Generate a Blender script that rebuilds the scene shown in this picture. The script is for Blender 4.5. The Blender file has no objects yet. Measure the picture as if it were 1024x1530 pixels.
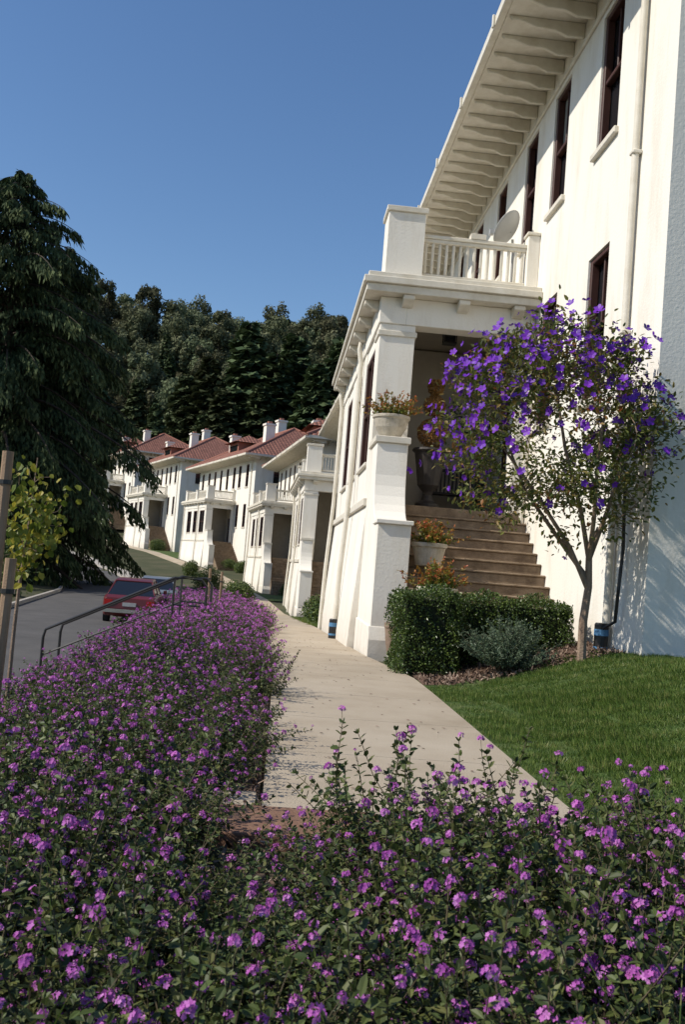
import bpy, math, random
import numpy as np
from mathutils import Vector, Matrix
rng=np.random.default_rng(7); random.seed(7)
scene=bpy.context.scene
COL=scene.collection
R2=math.radians
# ------------------------------------------------------------ materials
def newmat(name):
    m=bpy.data.materials.new(name); m.use_nodes=True
    nt=m.node_tree; b=nt.nodes['Principled BSDF']; return m,nt,b
def setspec(b,v):
    b.inputs['Specular IOR Level'].default_value=v
def mat(name,cols,scale=3.0,rough=.8,bump=0,bscale=60,spec=.3,metal=0,stretch=(1,1,1),detail=6,coord='Object',lo=.3,hi=.7):
    m,nt,b=newmat(name); N=nt.nodes; L=nt.links
    b.inputs['Roughness'].default_value=rough; setspec(b,spec); b.inputs['Metallic'].default_value=metal
    tc=N.new('ShaderNodeTexCoord'); mp=N.new('ShaderNodeMapping'); mp.inputs['Scale'].default_value=stretch
    L.new(tc.outputs[coord],mp.inputs['Vector'])
    no=N.new('ShaderNodeTexNoise'); no.inputs['Scale'].default_value=scale; no.inputs['Detail'].default_value=detail; no.inputs['Roughness'].default_value=.65
    L.new(mp.outputs[0],no.inputs['Vector'])
    cr=N.new('ShaderNodeValToRGB'); el=cr.color_ramp.elements
    n=len(cols)
    if n==1: cols=[cols[0],cols[0]]; n=2
    while len(el)<n: el.new(.5)
    for i,c in enumerate(cols):
        el[i].position=lo+(hi-lo)*i/(n-1); el[i].color=(*c,1)
    L.new(no.outputs['Fac'],cr.inputs[0]); L.new(cr.outputs[0],b.inputs['Base Color'])
    if bump>0:
        n2=N.new('ShaderNodeTexNoise'); n2.inputs['Scale'].default_value=bscale; n2.inputs['Detail'].default_value=5
        L.new(tc.outputs[coord],n2.inputs['Vector'])
        bp=N.new('ShaderNodeBump'); bp.inputs['Strength'].default_value=bump; bp.inputs['Distance'].default_value=.02
        L.new(n2.outputs['Fac'],bp.inputs['Height']); L.new(bp.outputs[0],b.inputs['Normal'])
    return m
def leafmat(name,cols,rough=.5,trans=.3,spec=.35,objrand=0.0,tint=None):
    m,nt,b=newmat(name); N=nt.nodes; L=nt.links
    at=N.new('ShaderNodeAttribute'); at.attribute_name='rnd'
    cr=N.new('ShaderNodeValToRGB'); el=cr.color_ramp.elements; n=len(cols)
    while len(el)<n: el.new(.5)
    for i,c in enumerate(cols):
        el[i].position=i/(n-1); el[i].color=(*c,1)
    L.new(at.outputs['Fac'],cr.inputs[0]); out=cr.outputs[0]
    if objrand>0:
        oi=N.new('ShaderNodeObjectInfo'); mr=N.new('ShaderNodeMapRange')
        mr.inputs['To Min'].default_value=1-objrand; mr.inputs['To Max'].default_value=1+objrand
        L.new(oi.outputs['Random'],mr.inputs['Value'])
        hs=N.new('ShaderNodeHueSaturation'); L.new(mr.outputs[0],hs.inputs['Value']); L.new(out,hs.inputs['Color'])
        mr2=N.new('ShaderNodeMapRange'); mr2.inputs['To Min'].default_value=.5-.05*objrand*2; mr2.inputs['To Max'].default_value=.5+.05*objrand
        L.new(oi.outputs['Random'],mr2.inputs['Value']); L.new(mr2.outputs[0],hs.inputs['Hue']); out=hs.outputs[0]
    L.new(out,b.inputs['Base Color']); b.inputs['Roughness'].default_value=rough; setspec(b,spec)
    if trans>0:
        tr=N.new('ShaderNodeBsdfTranslucent'); L.new(out,tr.inputs['Color'])
        mx=N.new('ShaderNodeMixShader'); mx.inputs[0].default_value=trans
        L.new(b.outputs[0],mx.inputs[1]); L.new(tr.outputs[0],mx.inputs[2])
        L.new(mx.outputs[0],N['Material Output'].inputs['Surface'])
    return m
def stucco_mat():
    m,nt,b=newmat('stucco'); N=nt.nodes; L=nt.links
    b.inputs['Roughness'].default_value=.88; setspec(b,.15)
    tc=N.new('ShaderNodeTexCoord'); mp=N.new('ShaderNodeMapping'); mp.inputs['Scale'].default_value=(2,2,.4)
    L.new(tc.outputs['Object'],mp.inputs['Vector'])
    a=N.new('ShaderNodeTexNoise'); a.inputs['Scale'].default_value=1.0; a.inputs['Detail'].default_value=9; a.inputs['Roughness'].default_value=.72
    L.new(mp.outputs[0],a.inputs['Vector'])
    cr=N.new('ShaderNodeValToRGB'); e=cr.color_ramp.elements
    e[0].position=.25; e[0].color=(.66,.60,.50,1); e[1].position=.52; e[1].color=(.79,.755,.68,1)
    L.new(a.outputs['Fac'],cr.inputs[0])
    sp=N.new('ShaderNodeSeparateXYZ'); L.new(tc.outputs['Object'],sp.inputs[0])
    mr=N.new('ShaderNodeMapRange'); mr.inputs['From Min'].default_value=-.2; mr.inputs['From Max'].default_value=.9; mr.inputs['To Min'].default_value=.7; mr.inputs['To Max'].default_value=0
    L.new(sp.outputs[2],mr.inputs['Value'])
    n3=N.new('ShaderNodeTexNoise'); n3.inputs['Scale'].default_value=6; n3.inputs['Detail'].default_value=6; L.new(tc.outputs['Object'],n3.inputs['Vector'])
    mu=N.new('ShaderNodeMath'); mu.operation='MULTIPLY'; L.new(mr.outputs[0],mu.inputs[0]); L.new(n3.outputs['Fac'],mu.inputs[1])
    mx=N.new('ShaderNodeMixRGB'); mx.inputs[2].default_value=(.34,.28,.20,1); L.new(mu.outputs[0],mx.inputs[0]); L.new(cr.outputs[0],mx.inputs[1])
    L.new(mx.outputs[0],b.inputs['Base Color'])
    n2=N.new('ShaderNodeTexNoise'); n2.inputs['Scale'].default_value=28; n2.inputs['Detail'].default_value=7; L.new(tc.outputs['Object'],n2.inputs['Vector'])
    bp=N.new('ShaderNodeBump'); bp.inputs['Strength'].default_value=.35; bp.inputs['Distance'].default_value=.012
    L.new(n2.outputs['Fac'],bp.inputs['Height']); L.new(bp.outputs[0],b.inputs['Normal'])
    return m
def tile_mat():
    m,nt,b=newmat('clay_tile'); N=nt.nodes; L=nt.links
    b.inputs['Roughness'].default_value=.85; setspec(b,.15)
    uv=N.new('ShaderNodeTexCoord')
    br=N.new('ShaderNodeTexBrick'); br.offset=0; br.inputs['Scale'].default_value=1
    br.inputs['Brick Width'].default_value=.36; br.inputs['Row Height'].default_value=.46; br.inputs['Mortar Size'].default_value=.045
    br.inputs['Color1'].default_value=(.36,.165,.12,1); br.inputs['Color2'].default_value=(.25,.115,.085,1); br.inputs['Mortar'].default_value=(.09,.045,.035,1)
    L.new(uv.outputs['UV'],br.inputs['Vector']); L.new(br.outputs[0],b.inputs['Base Color'])
    w=N.new('ShaderNodeTexWave'); w.inputs['Scale'].default_value=.88; w.wave_profile='SIN'; L.new(uv.outputs['UV'],w.inputs['Vector'])
    bp=N.new('ShaderNodeBump'); bp.inputs['Strength'].default_value=.7; bp.inputs['Distance'].default_value=.06
    L.new(w.outputs['Fac'],bp.inputs['Height']); L.new(bp.outputs[0],b.inputs['Normal'])
    return m
M={}
M['stucco']=stucco_mat()
M['trim']=mat('painted_trim',[(.58,.53,.43),(.73,.69,.60)],scale=4,rough=.6,bump=.1,detail=9)
M['frame']=mat('brown_window_frame',[(.045,.018,.014),(.075,.03,.022)],rough=.5)
def glassm(name,c,r=.08):
    m,nt,b=newmat(name); b.inputs['Base Color'].default_value=(*c,1); b.inputs['Roughness'].default_value=r; setspec(b,.7)
    return m
M['glass']=glassm('window_glass',(.012,.013,.016))
M['blind']=mat('window_blind',[(.20,.19,.17),(.26,.25,.22)],stretch=(1,1,14),scale=3)
M['tile']=tile_mat()
M['redwall']=mat('dormer_red',[(.27,.115,.085),(.33,.145,.10)])
M['step']=mat('stair_concrete',[(.13,.09,.058),(.22,.16,.105),(.30,.225,.155)],scale=5,bump=.3,bscale=40)
M['concrete']=mat('path_concrete',[(.34,.275,.195),(.42,.35,.26),(.47,.40,.305)],scale=.8,rough=.9,bump=.35,bscale=90,detail=12)
M['kerb']=mat('kerb_concrete',[(.33,.30,.26),(.45,.42,.37)],scale=3,bump=.2)
M['asphalt']=mat('asphalt',[(.075,.072,.07),(.115,.11,.105)],scale=.8,bump=.4,bscale=120,rough=.9,detail=10)
M['soil']=mat('soil',[(.04,.028,.02),(.11,.08,.055)],scale=6,bump=.6,bscale=30)
M['mulch']=mat('mulch_bed',[(.05,.03,.02),(.13,.08,.055),(.2,.13,.09)],scale=18,bump=.8,bscale=40)
M['grassg']=mat('lawn_ground',[(.03,.055,.012),(.06,.10,.022),(.11,.13,.045)],scale=2.5,bump=.8,bscale=60,rough=.95)
M['ground']=mat('ground_cover',[(.03,.04,.015),(.06,.065,.03),(.10,.085,.05)],scale=.35,bump=.7,bscale=12,rough=1,detail=10)
M['bark']=mat('bark',[(.17,.115,.08),(.34,.25,.18)],scale=12,bump=.6,bscale=50,stretch=(1,1,.3))
M['darkbark']=mat('dark_bark',[(.03,.022,.017),(.07,.05,.035)],scale=6,bump=.6,bscale=20,stretch=(1,1,.3))
M['stem']=mat('stem',[(.05,.05,.025),(.11,.08,.05)],scale=20)
M['stake']=mat('stake_wood',[(.20,.13,.08),(.34,.235,.15)],scale=9,bump=.3,stretch=(1,1,.15))
M['black']=mat('black_metal',[(.012,.012,.012),(.02,.02,.02)],rough=.4,spec=.5)
M['blue']=mat('blue_label',[(.06,.16,.30),(.10,.24,.40)],scale=30,rough=.6)
M['pot']=mat('stone_pot',[(.33,.29,.22),(.52,.47,.39)],scale=7,bump=.4)
M['clay']=mat('brown_planter',[(.16,.11,.075),(.25,.18,.13)],scale=7,bump=.3)
M['urn']=mat('dark_urn',[(.02,.017,.017),(.04,.034,.03)],rough=.6,scale=8)
M['dish']=mat('dish_grey',[(.36,.36,.35),(.42,.42,.41)],rough=.5)
M['ceil']=mat('porch_ceiling',[(.38,.33,.26),(.46,.41,.33)],scale=2)
M['slab']=mat('brown_slab',[(.17,.09,.06),(.27,.16,.105)],scale=8,bump=.4)
M['lant_leaf']=leafmat('lantana_leaf',[(.026,.044,.014),(.052,.078,.022),(.09,.122,.032),(.14,.15,.045)],trans=.22,rough=.5,objrand=.15)
M['lant_fl']=leafmat('lantana_flower',[(.34,.06,.33),(.48,.12,.45),(.62,.25,.60)],trans=.25,rough=.6,objrand=.12)
M['tib_leaf']=leafmat('glorybush_leaf',[(.055,.078,.022),(.115,.145,.035),(.19,.20,.05),(.24,.17,.05),(.36,.12,.04)],trans=.35)
M['tib_fl']=leafmat('glorybush_flower',[(.085,.012,.27),(.14,.02,.40),(.20,.035,.46)],trans=.15)
M['hedge']=leafmat('hedge_leaf',[(.025,.05,.010),(.06,.10,.02),(.13,.18,.035)],trans=.2,spec=.5,rough=.35)
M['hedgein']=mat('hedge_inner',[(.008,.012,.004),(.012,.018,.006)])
M['grey']=leafmat('grey_shrub_leaf',[(.06,.095,.05),(.11,.155,.09),(.18,.225,.145)],trans=.15)
M['grass']=leafmat('grass_blade',[(.035,.075,.014),(.08,.14,.022),(.14,.20,.04),(.29,.27,.10)],trans=.3,rough=.5)
M['redbud']=leafmat('sapling_leaf',[(.09,.14,.02),(.20,.23,.03),(.40,.33,.04)],trans=.4)
M['potplant']=leafmat('potted_foliage',[(.08,.14,.02),(.17,.20,.03),(.30,.16,.03),(.42,.10,.04)],trans=.3)
M['topiary']=leafmat('topiary_leaf',[(.13,.06,.015),(.25,.12,.03),(.36,.19,.05)],trans=.2)
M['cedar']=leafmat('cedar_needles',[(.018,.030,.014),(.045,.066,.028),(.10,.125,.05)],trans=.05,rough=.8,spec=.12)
M['far_con']=leafmat('far_conifer',[(.026,.044,.020),(.05,.074,.034),(.095,.12,.055)],trans=.1,rough=.9,spec=.1,objrand=.3)  # greens paled so the leaf colour carries the distance haze
M['far_euc']=leafmat('far_eucalyptus',[(.055,.07,.038),(.105,.122,.065),(.18,.19,.11)],trans=.2,rough=.9,spec=.1,objrand=.4)  # distance haze is mixed into these paler leaf colours
M['shrub']=leafmat('shrub_leaf',[(.03,.06,.015),(.08,.12,.03),(.16,.2,.04)],trans=.2)
M['car_red']=mat('car_paint_red',[(.10,.012,.012),(.12,.016,.015)],rough=.3,spec=.5)
M['car_grey']=mat('car_paint_grey',[(.13,.15,.18),(.16,.18,.21)],rough=.3,spec=.6)
M['rubber']=mat('rubber',[(.015,.015,.015),(.025,.025,.025)],rough=.9)
M['chrome']=mat('chrome',[(.5,.5,.5),(.6,.6,.6)],rough=.2,metal=1)
M['tail']=mat('tail_light',[(.35,.01,.01),(.45,.02,.02)],rough=.2)
M['mulchchip']=leafmat('mulch_chip',[(.06,.035,.025),(.16,.10,.07),(.32,.24,.18)],trans=0,rough=.9)
# ------------------------------------------------------------ geometry helper
LEAF_V=np.array([(0,0,0),(-.27,.32,.06),(-.21,.72,.04),(0,1,-.06),(.21,.72,.04),(.27,.32,.06)],float); LEAF_F=[[0,3,2,1],[0,5,4,3]]
NEED_V=np.array([(-.5,0,0),(.5,0,0),(.35,1,0),(-.35,1,0)],float); NEED_F=[[0,1,2,3]]
TUFT_V=np.array([(0,0,0),(-.5,.45,.1),(0,1,0),(.5,.55,-.1)],float); TUFT_F=[[0,3,2,1]]
def petals(n,w=.26):
    v=[(0,0,0)]; f=[]
    for i in range(n):
        a=2*math.pi*i/n; d=2*math.pi/n*.46
        k=len(v)
        v+= [(.38*math.cos(a-d),.38*math.sin(a-d),.06),(.52*math.cos(a-d*.35),.52*math.sin(a-d*.35),.10),(.52*math.cos(a+d*.35),.52*math.sin(a+d*.35),.10),(.38*math.cos(a+d),.38*math.sin(a+d),.06)]
        f.append([0,k,k+1,k+2,k+3])
    return np.array(v),f
PET5=petals(5)
BLADE_V=np.array([(-.5,0,0),(.5,0,0),(.38,0,.5),(-.38,0,.5),(0,.0,1)],float)
BLADE_F=[[0,1,2,3],[3,2,4]]
def norm(a): return a/np.maximum(np.linalg.norm(a,axis=-1,keepdims=True),1e-9)
def frames(d,nrm):
    y=norm(d); z=nrm-(nrm*y).sum(-1,keepdims=True)*y; z=norm(z); x=np.cross(y,z)
    return np.stack([x,y,z],axis=-1)
def rdir(n): return norm(rng.normal(size=(n,3)))
class Geo:
    def __init__(s): s.v=[];s.nv=0;s.l=[];s.t=[];s.m=[];s.r=[]
    def raw(s,V,F,m=0,r=None):
        V=np.asarray(V,float); s.v.append(V)
        for f in F:
            s.l.append(np.array(f,dtype=np.int64)+s.nv); s.t.append(np.array([len(f)])); s.m.append(np.array([m])); s.r.append(np.array([random.random() if r is None else r]))
        s.nv+=len(V)
    def inst(s,tv,tf,R,T,S,m=0,rnd=None):
        N=len(T); tv=np.asarray(tv)
        S=np.asarray(S,float)
        if S.ndim==0: S=np.full((N,3),float(S))
        elif S.ndim==1: S=np.repeat(S[:,None],3,1)
        loc=tv[None]*S[:,None,:]
        V=np.einsum('nij,nkj->nki',R,loc)+T[:,None,:]
        fl=np.concatenate([np.array(f) for f in tf]); tt=np.array([len(f) for f in tf])
        k=len(tv); off=s.nv+np.arange(N)*k
        s.v.append(V.reshape(-1,3)); s.l.append((off[:,None]+fl[None]).ravel()); s.t.append(np.tile(tt,N)); s.m.append(np.full(N*len(tf),m))
        if rnd is None: rnd=rng.random(N)
        s.r.append(np.repeat(rnd,len(tf))); s.nv+=N*k
    def box(s,x0,x1,y0,y1,z0,z1,m=0):
        V=[(x0,y0,z0),(x1,y0,z0),(x1,y1,z0),(x0,y1,z0),(x0,y0,z1),(x1,y0,z1),(x1,y1,z1),(x0,y1,z1)]
        s.raw(V,[[0,3,2,1],[4,5,6,7],[0,1,5,4],[1,2,6,5],[2,3,7,6],[3,0,4,7]],m)
    def prism(s,prof,a0,a1,axis='x',m=0):
        n=len(prof)
        if axis=='x': V=[(a0,p[0],p[1]) for p in prof]+[(a1,p[0],p[1]) for p in prof]
        else: V=[(p[0],a0,p[1]) for p in prof]+[(p[0],a1,p[1]) for p in prof]
        F=[list(range(n))[::-1],list(range(n,2*n))]+[[i,(i+1)%n,n+(i+1)%n,n+i] for i in range(n)]
        s.raw(V,F,m)
    def tube(s,pts,rad,n=6,m=0,cap=True):
        P=np.asarray(pts,float); k=len(P)
        rad=np.full(k,rad) if np.ndim(rad)==0 else np.asarray(rad)
        T=np.gradient(P,axis=0); T=norm(T)
        ref=np.array([0,0,1.]) if abs(T[0][2])<.9 else np.array([1.,0,0])
        V=[]
        for i in range(k):
            a=np.cross(T[i],ref); 
            if np.linalg.norm(a)<1e-4: a=np.cross(T[i],[0,1,0])
            a=a/np.linalg.norm(a); b=np.cross(T[i],a)
            for j in range(n):
                t=2*math.pi*j/n; V.append(P[i]+rad[i]*(math.cos(t)*a+math.sin(t)*b))
        F=[[i*n+j,i*n+(j+1)%n,(i+1)*n+(j+1)%n,(i+1)*n+j] for i in range(k-1) for j in range(n)]
        if cap: F+= [list(range(n))[::-1],[(k-1)*n+j for j in range(n)]]
        s.raw(V,F,m)
    def lathe(s,prof,c,n=20,m=0):
        V=[];k=len(prof)
        for r,z in prof:
            for j in range(n):
                t=2*math.pi*j/n; V.append((c[0]+r*math.cos(t),c[1]+r*math.sin(t),c[2]+z))
        F=[[i*n+j,i*n+(j+1)%n,(i+1)*n+(j+1)%n,(i+1)*n+j] for i in range(k-1) for j in range(n)]
        F+=[list(range(n))[::-1],[(k-1)*n+j for j in range(n)]]
        s.raw(V,F,m)
    def mesh(s,name,mats,smooth=False):
        V=np.concatenate(s.v); L=np.concatenate(s.l); T=np.concatenate(s.t); m=np.concatenate(s.m); r=np.concatenate(s.r)
        me=bpy.data.meshes.new(name); me.vertices.add(len(V)); me.vertices.foreach_set('co',V.astype(np.float32).ravel())
        me.loops.add(len(L)); me.loops.foreach_set('vertex_index',L.astype(np.int32))
        me.polygons.add(len(T)); st=np.concatenate([[0],np.cumsum(T)[:-1]])
        me.polygons.foreach_set('loop_start',st.astype(np.int32))
        me.polygons.foreach_set('loop_total',T.astype(np.int32))
        me.polygons.foreach_set('material_index',m.astype(np.int32))
        me.polygons.foreach_set('use_smooth',np.full(len(T),bool(smooth)))
        a=me.attributes.new('rnd','FLOAT','FACE'); a.data.foreach_set('value',r.astype(np.float32))
        me.update(calc_edges=True); me.validate()
        for x in mats: me.materials.append(M[x])
        return me
    def obj(s,name,mats,parent=None,smooth=False,bevel=0):
        me=s.mesh(name,mats,smooth); o=bpy.data.objects.new(name,me); COL.objects.link(o)
        if parent: o.parent=parent
        if bevel>0:
            b=o.modifiers.new('b','BEVEL'); b.width=bevel; b.segments=2; b.limit_method='ANGLE'
        return o
def empty(name,loc=(0,0,0),rot=0):
    e=bpy.data.objects.new(name,None); COL.objects.link(e); e.location=loc; e.rotation_euler=(0,0,rot); return e
def link(me,name,parent,loc,rot=0,s=1,tilt=(0,0)):
    o=bpy.data.objects.new(name,me); COL.objects.link(o); o.parent=parent; o.location=loc; o.rotation_euler=(tilt[0],tilt[1],rot)
    o.scale=(s,s,s) if np.ndim(s)==0 else s; return o
# ------------------------------------------------------------ terrain functions
def ss(t): t=np.clip(t,0,1); return t*t*(3-2*t)
def hill(x,y): return 50*ss((y-128)/125.)*(1+.05*np.sin(x*.03+1)+.045*np.sin(x*.09))*(1-.0012*(np.clip(x,-150,150)+50))
def zs(y): return np.interp(y,[-30,10,14,28,43,68,92,107,122,140,600],[0,0,-.03,-.5,-1.05,-.9,.35,1.3,1.9,3,3])
def zr(y): return np.interp(y,[-30,55,75,90,105,122,140,600],[-1.05,-1.05,-.8,.1,1.1,1.8,3,3])
SR_Y=[-5,11.5,14.2,26,43,56,69,81,93,108,122,145,200]; SR_X=[1.78,1.78,1.44,1.2,.50,-.45,-2.0,-4.6,-8.4,-13.8,-19.4,-27.5,-45]
def sr(y): return np.interp(y,SR_Y,SR_X)
def sw(y): return np.interp(y,[0,12,30],[1.78,1.72,1.5])
def rc(y): return np.interp(y,[-60,20,32,50,60,70,80,90,100,108,116,125,200],[-6.2,-6.2,-6.5,-8.4,-10.3,-13.2,-17,-21.5,-27,-32.5,-40,-50,-110])
def rhw(y): return np.interp(y,[0,60,90,108,125],[2.7,2.8,3.2,4,5.5])
def g(x,y):
    x=np.asarray(x,float); y=np.asarray(y,float)
    sL=sr(y)-sw(y); rR=rc(y)+rhw(y); rL=rc(y)-rhw(y)
    a=rR+.25; b=np.maximum(sL-.7,a+.5)
    t=ss((x-a)/(b-a))
    z=zr(y)*(1-t)+zs(y)*t
    z=z+np.where(x<rL-.3,np.minimum((rL-.3-x)*.07,2.5),0)
    rise=.55*ss((x-1.9)/2.6)*ss((14.5-y)/2.)
    z=z+rise
    return z+hill(x,y)
def grid_obj(name,xs,ys,zf,matn,parent=None):
    X,Y=np.meshgrid(xs,ys); Z=zf(X,Y); nx=len(xs);ny=len(ys)
    G=Geo(); i=np.arange(ny-1)[:,None]*nx+np.arange(nx-1)[None]
    F=np.stack([i,i+1,i+nx+1,i+nx],-1).reshape(-1,4)
    G.v=[np.stack([X,Y,Z],-1).reshape(-1,3)]; G.nv=nx*ny; G.l=[F.ravel()]; G.t=[np.full(len(F),4)]; G.m=[np.zeros(len(F))]; G.r=[np.zeros(len(F))]
    return G.obj(name,[matn],parent,smooth=True)
xs=np.concatenate([np.linspace(-700,-70,20)[:-1],np.linspace(-70,-14,40)[:-1],np.arange(-14,10,.4),np.linspace(10,60,30)[1:],np.linspace(60,700,20)[1:]])
ys=np.concatenate([np.linspace(-300,-6,12)[:-1],np.arange(-6,60,.5),np.arange(60,150,1.5),np.linspace(150,330,40),np.linspace(340,1200,15)])
def gz(x,y):
    z=g(x,y)
    on=(np.abs(x-rc(y))<rhw(y)+.3)
    return z-.03-np.where(on,.10,0)
grid_obj('ground',xs,ys,gz,'ground')
def strip(name,y0,y1,dy,xl,xr,nx,off,matn,parent=None,zf=None):
    ysv=np.arange(y0,y1+1e-6,dy); G=Geo(); V=[];
    for y in ysv:
        for k in range(nx+1):
            x=xl(y)+(xr(y)-xl(y))*k/nx; z=(float(g(x,y)) if zf is None else zf(x,y))+off; V.append((x,y,z))
    F=[[j*(nx+1)+k,j*(nx+1)+k+1,(j+1)*(nx+1)+k+1,(j+1)*(nx+1)+k] for j in range(len(ysv)-1) for k in range(nx)]
    G.raw(V,F); return G.obj(name,[matn],parent,smooth=True)
strip('road',-40,160,1.,lambda y:rc(y)-rhw(y),lambda y:rc(y)+rhw(y),6,0,'asphalt',zf=lambda x,y:float(zr(y)+hill(x,y))-.10+.04*(1-((x-rc(y))/rhw(y))**2))
def ribbon(name,off,w,top,side):
    G=Geo(); ysv=np.arange(-40,150,1.); V=[]
    for y in ysv:
        x=rc(y)+side*rhw(y)+off; z=float(zr(y)+hill(x,y))
        V+=[(x,y,z-.3),(x,y,z+top),(x+w,y,z+top),(x+w,y,z-.3)]
    F=[]
    for j in range(len(ysv)-1):
        for k in range(3): F.append([j*4+k,j*4+k+1,(j+1)*4+k+1,(j+1)*4+k])
    G.raw(V,F); return G.obj(name,['kerb'])
ribbon('kerb',0,.16,.05,1); ribbon('kerb',-.16,.16,.05,-1)
path=empty('footpath'); G=Geo(); y=4.95; 
while y<150:
    n=3; L=1.5; V=[]
    y1=y+L-.007
    for q in range(n+1):
        yy=y+(y1-y)*q/n
        for xx in (sr(yy)-sw(yy),sr(yy)): V.append((xx,yy,float(zs(yy)+hill(xx,yy))+.035))
    F=[[2*q,2*q+1,2*q+3,2*q+2] for q in range(n)]
    base=len(V); V+= [(v[0],v[1],v[2]-.12) for v in V]
    F+=[[base,base+1,1,0],[2*n,2*n+1,base+2*n+1,base+2*n]]+[[2*q,2*q+2,base+2*q+2,base+2*q] for q in range(n)]+[[2*q+1,2*q+3,base+2*q+3,base+2*q+1] for q in range(n)]
    G.raw(V,F); y+=L
G.box(-.30,-.012,4.95,5.25,-.1,.035)
G.obj('slabs',['concrete'],path)
G=Geo(); G.box(-.36,.62,4.42,4.93,-.12,.045); G.obj('brown_landing_slab',['slab'],bevel=.01)
G=Geo(); n=260; X=.02+rng.random(n)**1.6*1.7; Y=5+rng.random(n)*14; ok=X<sr(Y)-.03; X=X[ok];Y=Y[ok];n=len(X); Z=zs(Y)+.041
nr=norm(rdir(n)*.25+np.array([0,0,1.])); G.inst(LEAF_V,LEAF_F,frames(norm(rdir(n)*np.array([1,1,.05])),nr),np.stack([X,Y,Z],-1),.018+.022*rng.random(n),0); G.obj('fallen_leaves',['mulchchip'])
strip('far_pavement',60,150,1.,lambda y:rc(y)+rhw(y)+.17,lambda y:rc(y)+rhw(y)+1.5,1,.05,'kerb')
strip('lawn',-4,11.9,.4,lambda y:1.80,lambda y:14.,30,0.0,'grassg')
strip('mulch_ground',10.6,14.2,.3,lambda y:1.82,lambda y:4.28,8,.022,'mulch',zf=lambda x,y:float(g(x,y))+(.0 if y>11.3-.35*math.sin(x*1.3) else -.06))
strip('lawn_verge',26.5,36,.5,lambda y:sr(y)+.03,lambda y:sr(y)+5,6,0.0,'grassg')
strip('lawn_verge',55,63,.5,lambda y:sr(y)+.03,lambda y:sr(y)+5,6,0.02,'grassg')
strip('lawn_verge',100,118,1,lambda y:sr(y)+.03,lambda y:sr(y)+4,6,0.02,'grassg')
strip('planting_soil',-3,60,.5,lambda y:rc(y)+rhw(y)+.18,lambda y:(sr(y)-sw(y)-.02) if y>4.95 else min(-.8,-.8),8,-.005,'soil')
strip('planting_soil',-3,4.35,.5,lambda y:-.8,lambda y:5.,8,.004,'soil')
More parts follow.
